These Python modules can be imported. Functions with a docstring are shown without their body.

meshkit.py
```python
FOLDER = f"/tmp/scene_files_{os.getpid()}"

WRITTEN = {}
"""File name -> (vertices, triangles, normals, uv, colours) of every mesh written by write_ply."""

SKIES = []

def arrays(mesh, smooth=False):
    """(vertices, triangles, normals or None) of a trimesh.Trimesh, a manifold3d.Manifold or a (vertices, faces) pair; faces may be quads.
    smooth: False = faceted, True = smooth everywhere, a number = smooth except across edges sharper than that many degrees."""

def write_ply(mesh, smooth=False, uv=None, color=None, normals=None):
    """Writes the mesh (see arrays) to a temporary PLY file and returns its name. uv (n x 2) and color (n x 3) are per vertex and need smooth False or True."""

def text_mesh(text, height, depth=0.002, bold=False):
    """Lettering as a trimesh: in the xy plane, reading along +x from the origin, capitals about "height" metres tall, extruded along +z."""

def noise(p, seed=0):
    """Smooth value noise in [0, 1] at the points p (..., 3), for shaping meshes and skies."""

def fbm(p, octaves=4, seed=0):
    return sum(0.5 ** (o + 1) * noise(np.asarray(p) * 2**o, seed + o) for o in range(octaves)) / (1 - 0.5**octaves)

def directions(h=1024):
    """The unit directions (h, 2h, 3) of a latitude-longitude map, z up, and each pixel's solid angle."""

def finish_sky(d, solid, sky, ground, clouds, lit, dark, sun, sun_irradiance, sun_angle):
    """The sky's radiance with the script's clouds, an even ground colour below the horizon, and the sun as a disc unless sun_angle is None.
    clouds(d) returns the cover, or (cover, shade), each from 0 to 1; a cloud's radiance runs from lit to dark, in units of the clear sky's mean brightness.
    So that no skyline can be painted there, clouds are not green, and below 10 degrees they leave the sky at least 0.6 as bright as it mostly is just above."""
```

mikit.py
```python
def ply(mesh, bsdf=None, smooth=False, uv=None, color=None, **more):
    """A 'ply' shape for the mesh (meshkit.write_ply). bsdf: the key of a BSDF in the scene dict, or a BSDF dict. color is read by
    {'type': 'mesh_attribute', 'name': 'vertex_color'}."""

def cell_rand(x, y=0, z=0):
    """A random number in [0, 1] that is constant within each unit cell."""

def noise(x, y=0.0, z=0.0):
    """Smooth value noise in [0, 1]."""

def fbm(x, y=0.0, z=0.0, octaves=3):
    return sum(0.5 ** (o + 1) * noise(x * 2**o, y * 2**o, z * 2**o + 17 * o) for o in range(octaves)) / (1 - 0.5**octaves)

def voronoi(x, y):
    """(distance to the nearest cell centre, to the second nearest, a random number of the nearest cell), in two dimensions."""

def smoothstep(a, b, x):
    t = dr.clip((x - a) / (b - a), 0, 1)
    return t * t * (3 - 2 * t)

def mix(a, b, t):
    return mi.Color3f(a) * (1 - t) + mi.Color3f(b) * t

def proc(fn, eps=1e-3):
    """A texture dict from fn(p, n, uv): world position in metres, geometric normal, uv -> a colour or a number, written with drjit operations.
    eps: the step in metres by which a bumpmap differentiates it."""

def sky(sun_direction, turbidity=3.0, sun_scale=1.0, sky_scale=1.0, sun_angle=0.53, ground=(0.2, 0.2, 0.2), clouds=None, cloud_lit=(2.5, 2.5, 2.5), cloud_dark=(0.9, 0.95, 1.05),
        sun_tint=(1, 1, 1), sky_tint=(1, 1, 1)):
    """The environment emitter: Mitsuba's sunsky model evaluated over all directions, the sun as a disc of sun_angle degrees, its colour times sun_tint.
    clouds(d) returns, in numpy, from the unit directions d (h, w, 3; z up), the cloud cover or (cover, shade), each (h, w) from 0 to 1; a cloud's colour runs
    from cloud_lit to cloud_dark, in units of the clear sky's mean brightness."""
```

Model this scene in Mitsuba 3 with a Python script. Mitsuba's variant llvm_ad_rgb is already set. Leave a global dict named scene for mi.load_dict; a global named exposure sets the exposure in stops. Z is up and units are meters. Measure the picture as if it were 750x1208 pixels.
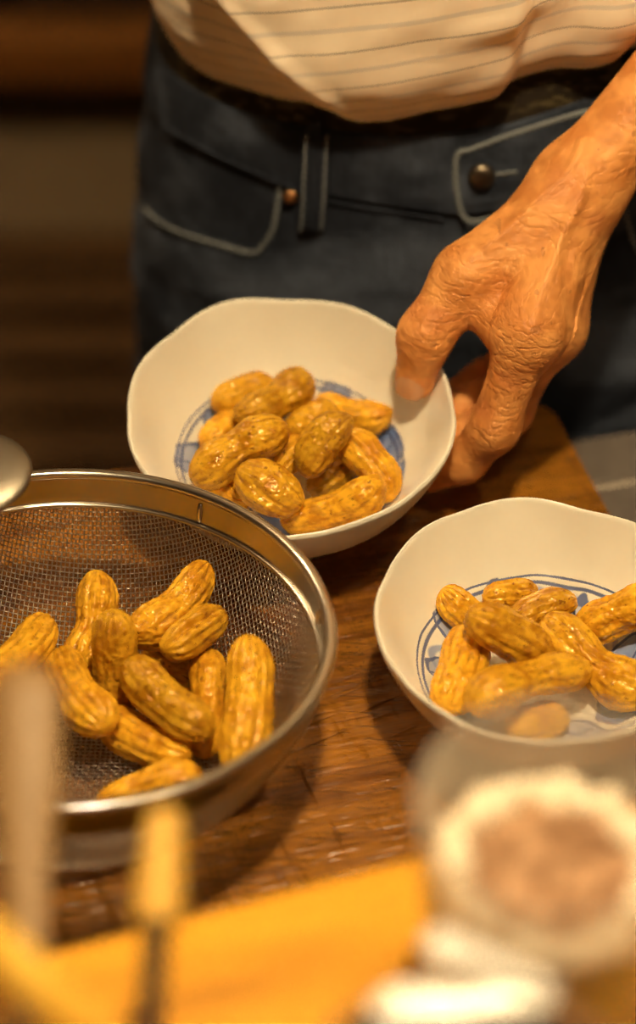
import math, random
import numpy as np, scipy.spatial, trimesh, manifold3d, drjit as dr, mitsuba as mi
import mikit, meshkit
from mikit import proc, noise, fbm, smoothstep, mix
T = mi.ScalarTransform4f
V = np.array
scene, labels = {}, {}

# ---------------------------------------------------------------- camera, lights, exposure
PITCH, DIST = math.radians(41.5), 0.90
CAM = [0.0, -DIST * math.cos(PITCH), DIST * math.sin(PITCH)]
scene['camera'] = {'type': 'thinlens', 'fov': math.degrees(2 * math.atan(375 / 2340)), 'fov_axis': 'x',
                   'to_world': T().look_at(origin=CAM, target=[0, 0, 0], up=[0, 0, 1]),
                   'aperture_radius': 0.0110, 'focus_distance': 0.81, 'near_clip': 0.05, 'far_clip': 20.0}
exposure = 1.6
WARM = V([1.0, 0.76, 0.42])
LAMPS = [(0.06, -0.36, 0.98, 360.0), (0.34, -0.30, 1.02, 55.0)]     # pendant bulbs over the counter
FILL = [(0.0, -1.5, 1.45, 2.0), (-1.1, 1.15, 1.45, 22.0)]                                    # added unseen fill lamps: one behind the camera, one brightening the back floor


# ---------------------------------------------------------------- helpers
def key_for(base):
    k, n = base, 0
    while k in scene or any(s.startswith(k + '__') for s in scene):
        n += 1
        k = f'{base}_{n:03d}'
    return k


def obj(name, mesh, m, parent=None, smooth=False, label=None, cat=None, group=None, kind=None, uv=None, color=None, **more):
    k = key_for((parent + '__' if parent else '') + name)
    scene[k] = mikit.ply(mesh, m, smooth=smooth, uv=uv, color=color, **more)
    tag(k, label, cat, group, kind)
    return k


def tag(k, label=None, cat=None, group=None, kind=None):
    d = {a: b for a, b in (('label', label), ('category', cat), ('group', group), ('kind', kind)) if b}
    if d:
        labels.setdefault(k, {}).update(d)
    return k


def tm(v, f):
    return trimesh.Trimesh(np.asarray(v, float), np.asarray(f, int), process=False)


def bevel_box(lo, hi, r=0.002):
    lo, hi = V(lo, float), V(hi, float)
    r = min(r, 0.49 * (hi - lo).min())
    pts = []
    for s in np.ndindex(2, 2, 2):
        c = np.where(V(s) == 0, lo, hi)
        d = np.where(V(s) == 0, 1, -1)
        for a in range(3):
            e = np.full(3, r) * d
            e[a] = 0
            pts.append(c + e)
    return trimesh.convex.convex_hull(V(pts))


def rotz(mesh, a, at=(0, 0, 0)):
    m = mesh.copy()
    m.apply_transform(trimesh.transformations.rotation_matrix(a, [0, 0, 1], at))
    return m


def grid_faces(nu, nv, wrap_u=True):
    f = []
    nn = nu if wrap_u else nu - 1
    i, j = np.meshgrid(np.arange(nn), np.arange(nv - 1), indexing='ij')
    i2 = (i + 1) % nu
    a, b, c, d = i * nv + j, i2 * nv + j, i2 * nv + j + 1, i * nv + j + 1
    return np.concatenate([np.stack([a, b, c], -1).reshape(-1, 3), np.stack([a, c, d], -1).reshape(-1, 3)])


def lathe(prof, n=96, close=True):
    """closed (r, z) profile loop -> solid of revolution"""
    p = V(prof, float)
    a = np.arange(n) / n * 2 * np.pi
    v = np.stack([np.cos(a)[:, None] * p[:, 0], np.sin(a)[:, None] * p[:, 0], np.broadcast_to(p[:, 1], (n, len(p)))], -1)
    nv = len(p)
    if close:
        v = np.concatenate([v, v[:, :1]], 1)
        nv += 1
    m = tm(v.reshape(-1, 3), grid_faces(n, nv))
    m.merge_vertices()
    m.update_faces(m.nondegenerate_faces())
    m.fix_normals()
    return m


def sweep(path, radii, n=10, caps=True, flat=None):
    """tube along a polyline; radii scalar or per point; flat: (normal dir, factor) squashes the section"""
    p = V(path, float)
    r = np.broadcast_to(V(radii, float), (len(p),))
    t = np.gradient(p, axis=0)
    t /= np.linalg.norm(t, axis=1, keepdims=True)
    ref = V(flat[0], float) if flat is not None else (V([0, 0, 1.]) if abs(t[0][2]) < .8 else V([1., 0, 0]))
    fr = []
    for k in range(len(p)):
        e1 = ref - t[k] * (ref @ t[k])
        e1 /= np.linalg.norm(e1)
        if flat is None:
            ref = e1
        fr.append((e1, np.cross(t[k], e1)))
    a = np.arange(n) / n * 2 * np.pi
    sq = flat[1] if flat is not None else 1.0
    v = V([[p[k] + r[k] * (np.cos(x) * fr[k][0] * sq + np.sin(x) * fr[k][1]) for k in range(len(p))] for x in a])
    m = tm(v.reshape(-1, 3), grid_faces(n, len(p)))
    if caps:
        nv = len(p)
        vs = np.concatenate([m.vertices, [p[0], p[-1]]])
        c0, c1 = n * nv, n * nv + 1
        f = [m.faces]
        i = np.arange(n)
        f.append(np.stack([np.full(n, c0), ((i + 1) % n) * nv, i * nv], -1))
        f.append(np.stack([np.full(n, c1), i * nv + nv - 1, ((i + 1) % n) * nv + nv - 1], -1))
        m = tm(vs, np.concatenate(f))
    m.fix_normals()
    return m


def spline(pts, n):
    p = V(pts, float)
    p = np.concatenate([[2 * p[0] - p[1]], p, [2 * p[-1] - p[-2]]])
    out = []
    for s in np.linspace(0, len(p) - 3 - 1e-9, n):
        k = int(s)
        t = s - k
        a, b, c, d = p[k], p[k + 1], p[k + 2], p[k + 3]
        out.append(.5 * (2 * b + (c - a) * t + (2 * a - 5 * b + 4 * c - d) * t * t + (3 * b - a - 3 * c + d) * t ** 3))
    return V(out)


def frame(c, tx, ty, spin=0.0):
    """4x4 of a tilted plane z = tx x + ty y through c"""
    n = V([-tx, -ty, 1.0]); n /= np.linalg.norm(n)
    x = V([1.0, 0, tx]); x -= n * (x @ n); x /= np.linalg.norm(x)
    y = np.cross(n, x)
    M = np.eye(4)
    M[:3, 0] = x * math.cos(spin) + y * math.sin(spin)
    M[:3, 1] = -x * math.sin(spin) + y * math.cos(spin)
    M[:3, 2], M[:3, 3] = n, c
    return M


def hull_of(spheres):
    ms = [manifold3d.Manifold.sphere(r, 20).translate(list(map(float, c))) for c, r in spheres]
    return manifold3d.Manifold.batch_hull(ms)


def tri_of(man):
    m = man.to_mesh()
    return trimesh.Trimesh(m.vert_properties[:, :3].astype(float), m.tri_verts, process=True)


# ---------------------------------------------------------------- materials
def rough(c, r=0.5, spec=0.5, **k):
    return {'type': 'twosided', 'b': {'type': 'principled', 'base_color': c if isinstance(c, dict) else {'type': 'rgb', 'value': list(c)}, 'roughness': r, 'specular': spec, **k}}


def bump(inner, fn, scale, eps):
    b = inner['b'] if inner['type'] == 'twosided' else inner
    return {'type': 'twosided', 'b': {'type': 'bumpmap', 'arbitrary': {**proc(fn, eps)}, 'scale': scale, 'b': b}}


CA, SA = math.cos(math.radians(14.0)), math.sin(math.radians(14.0))


def turned(p):
    return p.x * CA + p.y * SA, p.y * CA - p.x * SA


def board_col(p, n, uv):
    x, y = turned(p)
    g = fbm(x * 14 + 3, y * 160, p.z * 60, 4)
    big = fbm(x * 9, y * 22, 5.0, 3)
    fine = fbm(x * 60, y * 900, 3.0, 2)
    c = mix((.105, .030, .004), (.32, .122, .012), smoothstep(.30, .72, g * .40 + big * .38 + fine * .22))
    h1 = smoothstep(.70, .86, noise(x * 300 + y * 900, x * 900 - y * 300 + 5)) * smoothstep(.40, .6, fbm(x * 24, y * 24, 6.0, 2))
    h2 = smoothstep(.70, .88, noise(x * 90 - y * 30, y * 1300 + x * 420))
    c = c * (1 - .38 * h1 - .40 * h2)
    cut1 = smoothstep(.80, .90, noise(x * 40 + y * 22 + 7, y * 900 - x * 260)) * smoothstep(.45, .6, fbm(x * 20, y * 20, 2.0, 2))
    cut2 = smoothstep(.78, .90, noise(x * 1100 + y * 150, y * 55 + 4)) * smoothstep(.45, .62, fbm(x * 17 + 9, y * 17, 8.0, 2))
    pit = .6 * smoothstep(.78, .88, fbm(x * 60, y * 140, 1.0, 2))
    c = mix(c, (.13, .045, .010), dr.minimum(.75 * cut1 + .6 * cut2 + .7 * pit, .85))
    return c


def board_h(p, n, uv):
    x, y = turned(p)
    return fbm(x * 60, y * 420, p.z * 60, 3) - .8 * smoothstep(.80, .9, noise(x * 40 + y * 22 + 7, y * 900 - x * 260)) - .6 * smoothstep(.78, .9, noise(x * 1100 + y * 150, y * 55 + 4))


scene['board_wood'] = bump(rough(proc(board_col), .33, .6), board_h, .0009, 3e-4)


def ledge_col(p, n, uv):
    x, y = turned(p)
    g = fbm(x * 9, y * 40, p.z * 90, 3)
    return mix((.42, .165, .006), (.72, .33, .014), smoothstep(.3, .7, g))


scene['ledge_wood'] = rough(proc(ledge_col), .42, .5)


def glaze_paint(spin, extra=()):
    # soft blue brushwork inside a double ring, in bowl coordinates (metres)
    leaves = [(a, (.0355 + .004 * ((i * 7) % 3 - 1)), .0135, .0085, .60 + .5 * ((i * 5) % 3) / 2) for i, a in enumerate(np.radians([8, 52, 88, 131, 176, 212, 254, 300, 334]))] + list(extra)

    def fn(p, n, uv):
        x, y = (uv.x - .5) * .2, (uv.y - .5) * .2
        c_, s_ = math.cos(spin), math.sin(spin)
        x, y = x * c_ + y * s_, y * c_ - x * s_
        wob = (noise(x * 90, y * 90) - .5) * .0014
        r = dr.sqrt(x * x + y * y) + wob
        base = mix((.70, .665, .575), (.77, .735, .645), fbm(x * 25, y * 25, 3.0, 3))
        line = lambda d, w: 1 - smoothstep(w * .55, w * 1.35, dr.abs(d))
        ink = dr.maximum(line(r - .0500, .00035), line(r - .0478, .00060))
        wash = mi.Float(0)
        for a, rr, ln, wd, dk in leaves:
            cx, cy = rr * math.cos(a), rr * math.sin(a)
            ua = a + .75
            dx, dy = x - cx, y - cy
            u = (dx * math.cos(ua) + dy * math.sin(ua)) / ln
            v = (dy * math.cos(ua) - dx * math.sin(ua)) / wd + .35 * u * u
            e = dr.sqrt(u * u + v * v) + (noise(x * 240, y * 240, 4.0) - .5) * .25
            wash = dr.maximum(wash, (1 - smoothstep(.86, 1.02, e)) * dk)
            ink = dr.maximum(ink, line((e - 1) * .006, .0005))
            ink = dr.maximum(ink, line(v * wd, .0005) * (1 - smoothstep(.95, 1.2, dr.abs(u))))
        # curling stems
        ang = dr.atan2(y, x)
        stem = r - .0405 - .0045 * dr.sin(ang * 9 + 1.0)
        wash = dr.maximum(wash, line(stem, .0016) * .75)
        wash = wash * (.65 + .5 * fbm(x * 130, y * 130, 2.0, 2))
        inside = dr.select(dr.abs(uv.x) < 3, 1.0, 0.0) * (1 - smoothstep(.0505, .0512, r))
        c = mix(base, (.06, .14, .40), dr.clip(wash, 0, 1) * inside * .92)
        return mix(c, (.045, .075, .22), dr.clip(ink, 0, 1) * inside * .9)
    return fn


scene['glaze_a'] = rough(proc(glaze_paint(0.4, ((-1.35, .0405, .0190, .0095, 1.0), (-1.75, .0395, .0160, .0080, 1.0)))), .16, .5)
scene['glaze_b'] = rough(proc(glaze_paint(2.5)), .16, .5)


def shell(dark, spots):
    def fn(p, n, uv):
        q = p * 1000.0
        a = fbm(q.x * .16, q.y * .16, q.z * .16, 3)
        b = fbm(q.x * .55, q.y * .55, q.z * .55, 2)
        lo, hi = tuple(k * (1 - .38 * dark) for k in (.48, .190, .008)), tuple(k * (1 - .34 * dark) for k in (.80, .43, .026))
        c = mix(lo, hi, smoothstep(.28, .68, a * .65 + b * .35))
        s = smoothstep(.72 - .08 * spots, .88 - .08 * spots, fbm(q.x * .55 + 5, q.y * .55, q.z * .55, 2))
        c = mix(c, (.15, .050, .006), s * .8)
        c = mix(c, (.24, .085, .008), (1 - smoothstep(.18, .50, uv.x)) * .78 * smoothstep(.25, .6, b + .15))   # husk grooves darkened: brown pigment plus crevice shade put into the colour
        return mix(c, (.30, .115, .018), smoothstep(.60, .80, fbm(q.x * .22 + 31, q.y * .22, q.z * .22, 2)) * .45)
    return fn


def shell_h(p, n, uv):
    q = p * 1000.0
    return fbm(q.x * .9, q.y * .9, q.z * .9, 2) + .8 * dr.abs(2 * noise(q.x * .52, q.y * .52, q.z * .52) - 1)


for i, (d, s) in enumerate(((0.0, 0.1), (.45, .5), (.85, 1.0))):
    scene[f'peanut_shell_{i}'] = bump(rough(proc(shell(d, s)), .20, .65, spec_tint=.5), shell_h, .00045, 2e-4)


def metal(c, r):
    return {'type': 'twosided', 'b': {'type': 'principled', 'base_color': {'type': 'rgb', 'value': list(c)}, 'metallic': 1.0, 'roughness': r, 'specular': .5}}


scene['steel'] = metal((.70, .66, .60), .22)
scene['steel_brushed'] = metal((.46, .41, .34), .26)
scene['steel_wire'] = metal((.66, .61, .54), .24)
scene['steel_dull'] = metal((.28, .24, .19), .45)
scene['brass'] = metal((.78, .42, .20), .35)
scene['dark_button'] = metal((.16, .13, .10), .40)


def skin_col(p, n, uv):
    q = p * 1000.0
    a = fbm(q.x * .10, q.y * .10, q.z * .10, 3)
    c = mix((.54, .200, .048), (.74, .325, .095), smoothstep(.3, .7, a))
    c = mix(c, (.48, .150, .048), .45 * smoothstep(.55, .75, fbm(q.x * .06 + 9, q.y * .06, q.z * .06, 2)))
    spot = smoothstep(.84, .90, noise(q.x * .34 + 3, q.y * .22, q.z * .22)) * smoothstep(.4, .6, fbm(q.x * .05, q.y * .05, q.z * .05, 2))
    return mix(c, (.30, .12, .04), spot * .45)


def skin_h(p, n, uv):
    q = p * 1000.0
    return fbm(q.x * .75, q.y * .75, q.z * .75, 3) - 1.3 * dr.exp(-dr.square((noise(q.x * .30 + q.z * .12, q.y * .30, q.z * .34) - .5) * 14))


scene['skin'] = bump(rough(proc(skin_col), .56, .38, sheen=.2), skin_h, .00028, 3e-4)
scene['nail'] = rough((.60, .31, .16), .28, .5)


def denim_col(p, n, uv):
    q = p * 1000.0
    tw = noise(q.x * .9 + q.z * .9, q.z * .35, q.y * .5)
    slub = fbm(q.x * .9, q.z * .10, q.y * .9, 2)
    fade = smoothstep(.38, .74, fbm(q.x * .022 + 3, q.z * .034, q.y * .022, 4))
    c = mix((.009, .012, .021), (.066, .082, .122), fade * .85 + .05)
    return c * (.62 + .5 * slub + .35 * tw)


def denim_h(p, n, uv):
    q = p * 1000.0
    return noise(q.x * .9 + q.z * .9, q.z * .35, q.y * .5) + fbm(q.x * .5, q.z * .5, q.y * .5, 2)


scene['denim'] = bump(rough(proc(denim_col), .85, .2, sheen=.3), denim_h, .0005, 3e-4)
scene['denim_dark'] = rough((.022, .030, .046), .85, .2)
scene['thread'] = rough((.15, .165, .18), .8, .2)


def shirt_col(p, n, uv):
    # woven stripes: uv.y runs up the cloth in metres, uv.x around it
    v = uv.y + .0016 * (noise(uv.x * 40, 1.0) - .5)
    s = v / .0210
    f1 = dr.abs(s - dr.floor(s) - .5) * .0210
    s2 = s + .5
    f2 = dr.abs(s2 - dr.floor(s2) - .5) * .0210
    c = mix((.76, .63, .48), (.86, .74, .59), fbm(uv.x * 60, uv.y * 60, 2.0, 3))
    c = mix(c, (.13, .105, .085), (1 - smoothstep(.0002, .0009, f1)) * .50)
    return mix(c, (.40, .38, .38), (1 - smoothstep(.0006, .0016, f2)) * .42)


scene['shirt_cloth'] = rough(proc(shirt_col), .9, .15, sheen=.4)


def belt_col(p, n, uv):
    q = p * 1000.0
    return mix((.016, .011, .007), (.055, .042, .020), smoothstep(.45, .65, fbm(q.x * .12, q.z * .3, q.y * .12, 3)))


scene['belt_cloth'] = rough(proc(belt_col), .8, .2)


def tile_col(p, n, uv):
    q = p * 1000.0
    return mix((.10, .082, .074), (.16, .135, .12), fbm(q.x * .06, q.y * .06, 1.0, 4))


scene['tile'] = rough(proc(tile_col), .45, .4)
scene['grout'] = rough((.42, .36, .30), .8, .2)


def brown_wood(lo, hi, fx, fy, fz, r=.6):
    def fn(p, n, uv):
        return mix(lo, hi, smoothstep(.3, .7, fbm(p.x * fx, p.y * fy, p.z * fz, 3)))
    return rough(proc(fn), r, .35)


scene['beam_wood'] = brown_wood((.30, .11, .022), (.55, .23, .05), 3, 60, 60)
scene['dark_wood'] = brown_wood((.040, .020, .010), (.085, .042, .018), 3, 50, 60)
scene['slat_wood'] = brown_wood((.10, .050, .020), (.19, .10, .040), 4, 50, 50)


def floor_col(p, n, uv):
    return mix((.25, .19, .12), (.33, .25, .16), fbm(p.x * 5, p.y * 5, 1.0, 4))


scene['floor_stone'] = rough(proc(floor_col), .6, .35)
scene['counter_shade'] = rough((.030, .028, .022), .7, .3)  # counter shade put into the colour of the dark floor sheet


def wall_col(p, n, uv):
    return mix((.20, .14, .09), (.28, .20, .13), fbm(p.x * 4, p.y * 4, p.z * 4, 4))


scene['wall_plaster'] = rough(proc(wall_col), .85, .2)
scene['ceiling_wood'] = brown_wood((.14, .075, .035), (.24, .13, .06), 2, 12, 12)
scene['glass'] = {'type': 'blendbsdf', 'weight': .26, 'a': {'type': 'thindielectric', 'int_ior': 1.5}, 'b': rough((.80, .74, .66), .4, .5)}
scene['porcelain'] = rough((.84, .81, .76), .14, .5)
scene['stoneware'] = rough((.20, .10, .045), .35, .5)


def foam_col(p, n, uv):
    q = p * 1000.0
    return mix((.74, .62, .46), (.88, .79, .64), fbm(q.x * .35, q.y * .35, q.z * .35, 3))


def cocoa_col(p, n, uv):
    q = p * 1000.0
    return mix((.21, .105, .050), (.38, .22, .12), smoothstep(.35, .65, fbm(q.x * .16, q.y * .16, q.z * .16, 3)))


scene['crumb_pale'] = rough(proc(foam_col), .8, .2)
scene['crumb_brown'] = rough(proc(cocoa_col), .6, .3)
scene['spatula_wood'] = brown_wood((.15, .080, .026), (.22, .125, .045), 60, 8, 8, .5)
scene['pale_wood'] = brown_wood((.66, .37, .06), (.80, .50, .12), 80, 10, 10, .5)
scene['yellow_wood'] = brown_wood((.78, .42, .05), (.92, .56, .09), 60, 10, 10, .5)
scene['black_lacquer'] = rough((.05, .025, .012), .3, .5)
scene['shade_metal'] = rough((.04, .035, .03), .5, .4)
scene['shoe_leather'] = rough((.03, .025, .02), .5, .4)

# ---------------------------------------------------------------- room shell
FZ, CZ = -0.86, 1.65


def structure(name, lo, hi, m):
    obj(name, bevel_box(lo, hi, .004), m, kind='structure')


structure('floor', (-2.6, -2.6, FZ - .1), (2.6, 2.6, FZ), 'floor_stone')
structure('ceiling', (-2.6, -2.6, CZ), (2.6, 2.6, CZ + .1), 'ceiling_wood')
structure('wall_back', (-2.5, 2.3, FZ), (2.5, 2.4, CZ), 'wall_plaster')
structure('wall_front', (-2.5, -2.4, FZ), (2.5, -2.3, CZ), 'wall_plaster')
structure('wall_left', (-2.5, -2.3, FZ), (-2.4, 2.3, CZ), 'wall_plaster')
structure('wall_right', (2.4, -2.3, FZ), (2.5, 2.3, CZ), 'wall_plaster')

# lamps
for i, (x, y, z, power) in enumerate(LAMPS):
    t = key_for('pendant_lamp')
    rb = .030
    sh = lathe([(.020, .075), (.045, .070), (.085, .035), (.125, -.012), (.128, -.012), (.090, .040), (.048, .078), (.020, .083)], 48)
    sh.apply_translation((x, y, z))
    scene[t + '__shade'] = mikit.ply(sh, 'shade_metal', smooth=40)
    bulb = trimesh.creation.icosphere(3, rb)
    bulb.apply_translation((x, y, z))
    scene[t + '__bulb'] = mikit.ply(bulb, 'porcelain', smooth=True, emitter={'type': 'area', 'radiance': {'type': 'rgb', 'value': [float(v) for v in WARM * power]}})
    scene[t + '__cord'] = mikit.ply(sweep([(x, y, z + .08), (x, y, CZ - .02)], .004, 8), 'shade_metal', smooth=40)
    cp = trimesh.creation.cylinder(.04, .02, sections=32)
    cp.apply_translation((x, y, CZ - .01))
    scene[t + '__ceiling_cap'] = mikit.ply(cp, 'shade_metal', smooth=40)
    tag(t, ('dark pendant lamp above the middle of the board', 'dim dark pendant lamp at the right above the counter')[i], 'lamp', 'pendant lamps over the counter')
for x, y, z, power in FILL:
    t = key_for('added_fill_lamp')  # globe added out of view as fill light
    g = trimesh.creation.icosphere(3, .12)
    g.apply_translation((x, y, z))
    scene[t + '__globe'] = mikit.ply(g, 'porcelain', smooth=True, emitter={'type': 'area', 'radiance': {'type': 'rgb', 'value': [float(v) for v in WARM * power]}})
    scene[t + '__stem'] = mikit.ply(sweep([(x, y, z + .10), (x, y, CZ)], .012, 10), 'shade_metal', smooth=40)
    tag(t, 'added unseen fill globe in front of the counter' if y < 0 else 'added unseen fill globe above the duckboard, brightening the back of the kitchen', 'lamp')

# back of the kitchen: a low shelf unit with a lit wooden front beam above a dark recess
t = 'shelf_unit'
obj('front_beam', bevel_box((-1.6, 1.76, -.776), (1.4, 1.82, -.700), .006), 'beam_wood', t, label='orange brown wooden front beam')
obj('plinth', bevel_box((-1.6, 1.90, FZ), (1.4, 1.93, -.776), .004), 'dark_wood', t)
obj('bottom_board', bevel_box((-1.6, 1.80, -.776), (1.4, 2.28, -.750), .004), 'dark_wood', t)
obj('back_panel', bevel_box((-1.6, 2.26, -.750), (1.4, 2.29, .10), .004), 'dark_wood', t)
obj('top_board', bevel_box((-1.6, 1.80, .10), (1.4, 2.29, .13), .004), 'dark_wood', t)
for x in (-1.59, -.2, 1.37):
    obj('side_panel', bevel_box((x, 1.83, -.750), (x + .03, 2.26, .10), .004), 'dark_wood', t)
tag(t, 'dark low shelf unit with an orange brown front beam behind the person', 'shelf')
jar = lathe([(0, 0), (.07, 0), (.09, .02), (.10, .08), (.09, .15), (.07, .17), (.065, .17), (.084, .145), (.094, .08), (.085, .025), (.066, .008), (0, .008)], 48)
jar.apply_translation((-.56, 1.98, -.749))
obj('storage_pot', jar, 'steel_brushed', smooth=40, label='dull greenish grey pot on the dark shelf at the top left', cat='pot')

# duckboard, plus a dark sheet standing in for counter shade, between shelf and worktop
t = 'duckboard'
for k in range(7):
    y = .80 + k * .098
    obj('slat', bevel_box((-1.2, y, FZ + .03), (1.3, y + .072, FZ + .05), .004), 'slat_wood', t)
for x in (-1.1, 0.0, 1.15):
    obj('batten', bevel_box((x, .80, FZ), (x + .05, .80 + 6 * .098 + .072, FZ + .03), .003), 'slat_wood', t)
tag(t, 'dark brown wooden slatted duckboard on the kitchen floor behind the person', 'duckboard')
obj('floor_shade_sheet', bevel_box((-1.0, .42, FZ), (-.22, .78, FZ + .012), .004), 'counter_shade', label='dark sheet standing in for the counter shadow on the floor left of the person', cat='shade_sheet')

# ---------------------------------------------------------------- counter, board, ledge (all turned 14 degrees)
ANG = math.radians(14.0)


def tbox(x0, x1, y0, y1, z0, z1, r, ang=ANG, at=(0, 0, 0)):
    return rotz(bevel_box((x0, y0, z0), (x1, y1, z1), r), ang, at)


# turned frame: board corner (.113,.083) -> u=.1297, v=.0532
WT = 'worktop'
obj('cabinet_body', tbox(-.50, .50, -.240, .060, FZ, -.062, .004), 'dark_wood', WT)
obj('grout_bed', tbox(-.502, .502, -.242, .064, -.062, -.0425, .002), 'grout', WT, label='pale grout between the tiles')
vs = [(.0305, .066), (-.0960, .0275), (-.2410, -.099)]
for v0, v1 in vs:
    for k in range(5):
        u0 = -.438 + k * .188
        obj('tile', tbox(u0 + .0015, u0 + .1865, v0 + .0015, v1, -.052, -.040, .0012), 'tile', WT)
tag(WT, 'grey brown tiled worktop with pale joints under the wooden board', 'worktop')

u1, v1 = .1300, .0535
cs = [(-.52, -.236), (u1 - .004, -.236), (u1, -.232), (u1, v1 - .012), (u1 - .0035, v1 - .0035), (u1 - .012, v1), (-.52, v1)]
import shapely
pg = shapely.Polygon(cs).buffer(-.003).buffer(.003, quad_segs=5)
bd = trimesh.creation.extrude_polygon(pg, .034, engine='earcut')
top = trimesh.creation.extrude_polygon(pg.buffer(-.0022), .0395, engine='earcut')
bm = manifold3d.Manifold.batch_hull([manifold3d.Manifold(manifold3d.Mesh(np.asarray(m.vertices, np.float32), np.asarray(m.faces, np.uint32))) for m in (bd, top)])
bm = tri_of(bm)
bm.apply_translation((0, 0, -.0395))
obj('cutting_board', rotz(bm, ANG), 'board_wood', smooth=50, label='thick worn brown wooden chopping board carrying the strainer and the bowls', cat='cutting board')

lg = 'counter_ledge'
LANG = math.radians(18.0)
obj('top_plank', tbox(-.75, .75, -.62, -.2840, .092, .120, .006, LANG), 'ledge_wood', lg)
obj('front_board', tbox(-.75, .75, -.330, -.292, FZ, .092, .003, LANG), 'ledge_wood', lg)
obj('support_panel', tbox(-.75, -.72, -.60, -.330, FZ, .092, .003, LANG), 'ledge_wood', lg)
obj('support_panel', tbox(.72, .75, -.60, -.330, FZ, .092, .003, LANG), 'ledge_wood', lg)
tag(lg, 'raised golden yellow wooden counter ledge in the blurred foreground', 'counter')

# ---------------------------------------------------------------- bowls
PROF_IN = V([(0, -.0400), (.016, -.0397), (.030, -.0386), (.038, -.0366), (.045, -.0322), (.051, -.0268), (.056, -.0208), (.0605, -.0135), (.0645, -.0055), (.0668, .0000)])
PROF_OUT = V([(.0690, -.0002), (.0680, -.0050), (.0650, -.0130), (.0610, -.0210), (.0560, -.0285), (.0500, -.0350), (.0430, -.0408), (.0375, -.0450), (.0350, -.0480), (.0345, -.0560), (.0338, -.0575), (.0310, -.0575), (.0302, -.0560), (.0300, -.0490), (.0, -.0480)])


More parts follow.
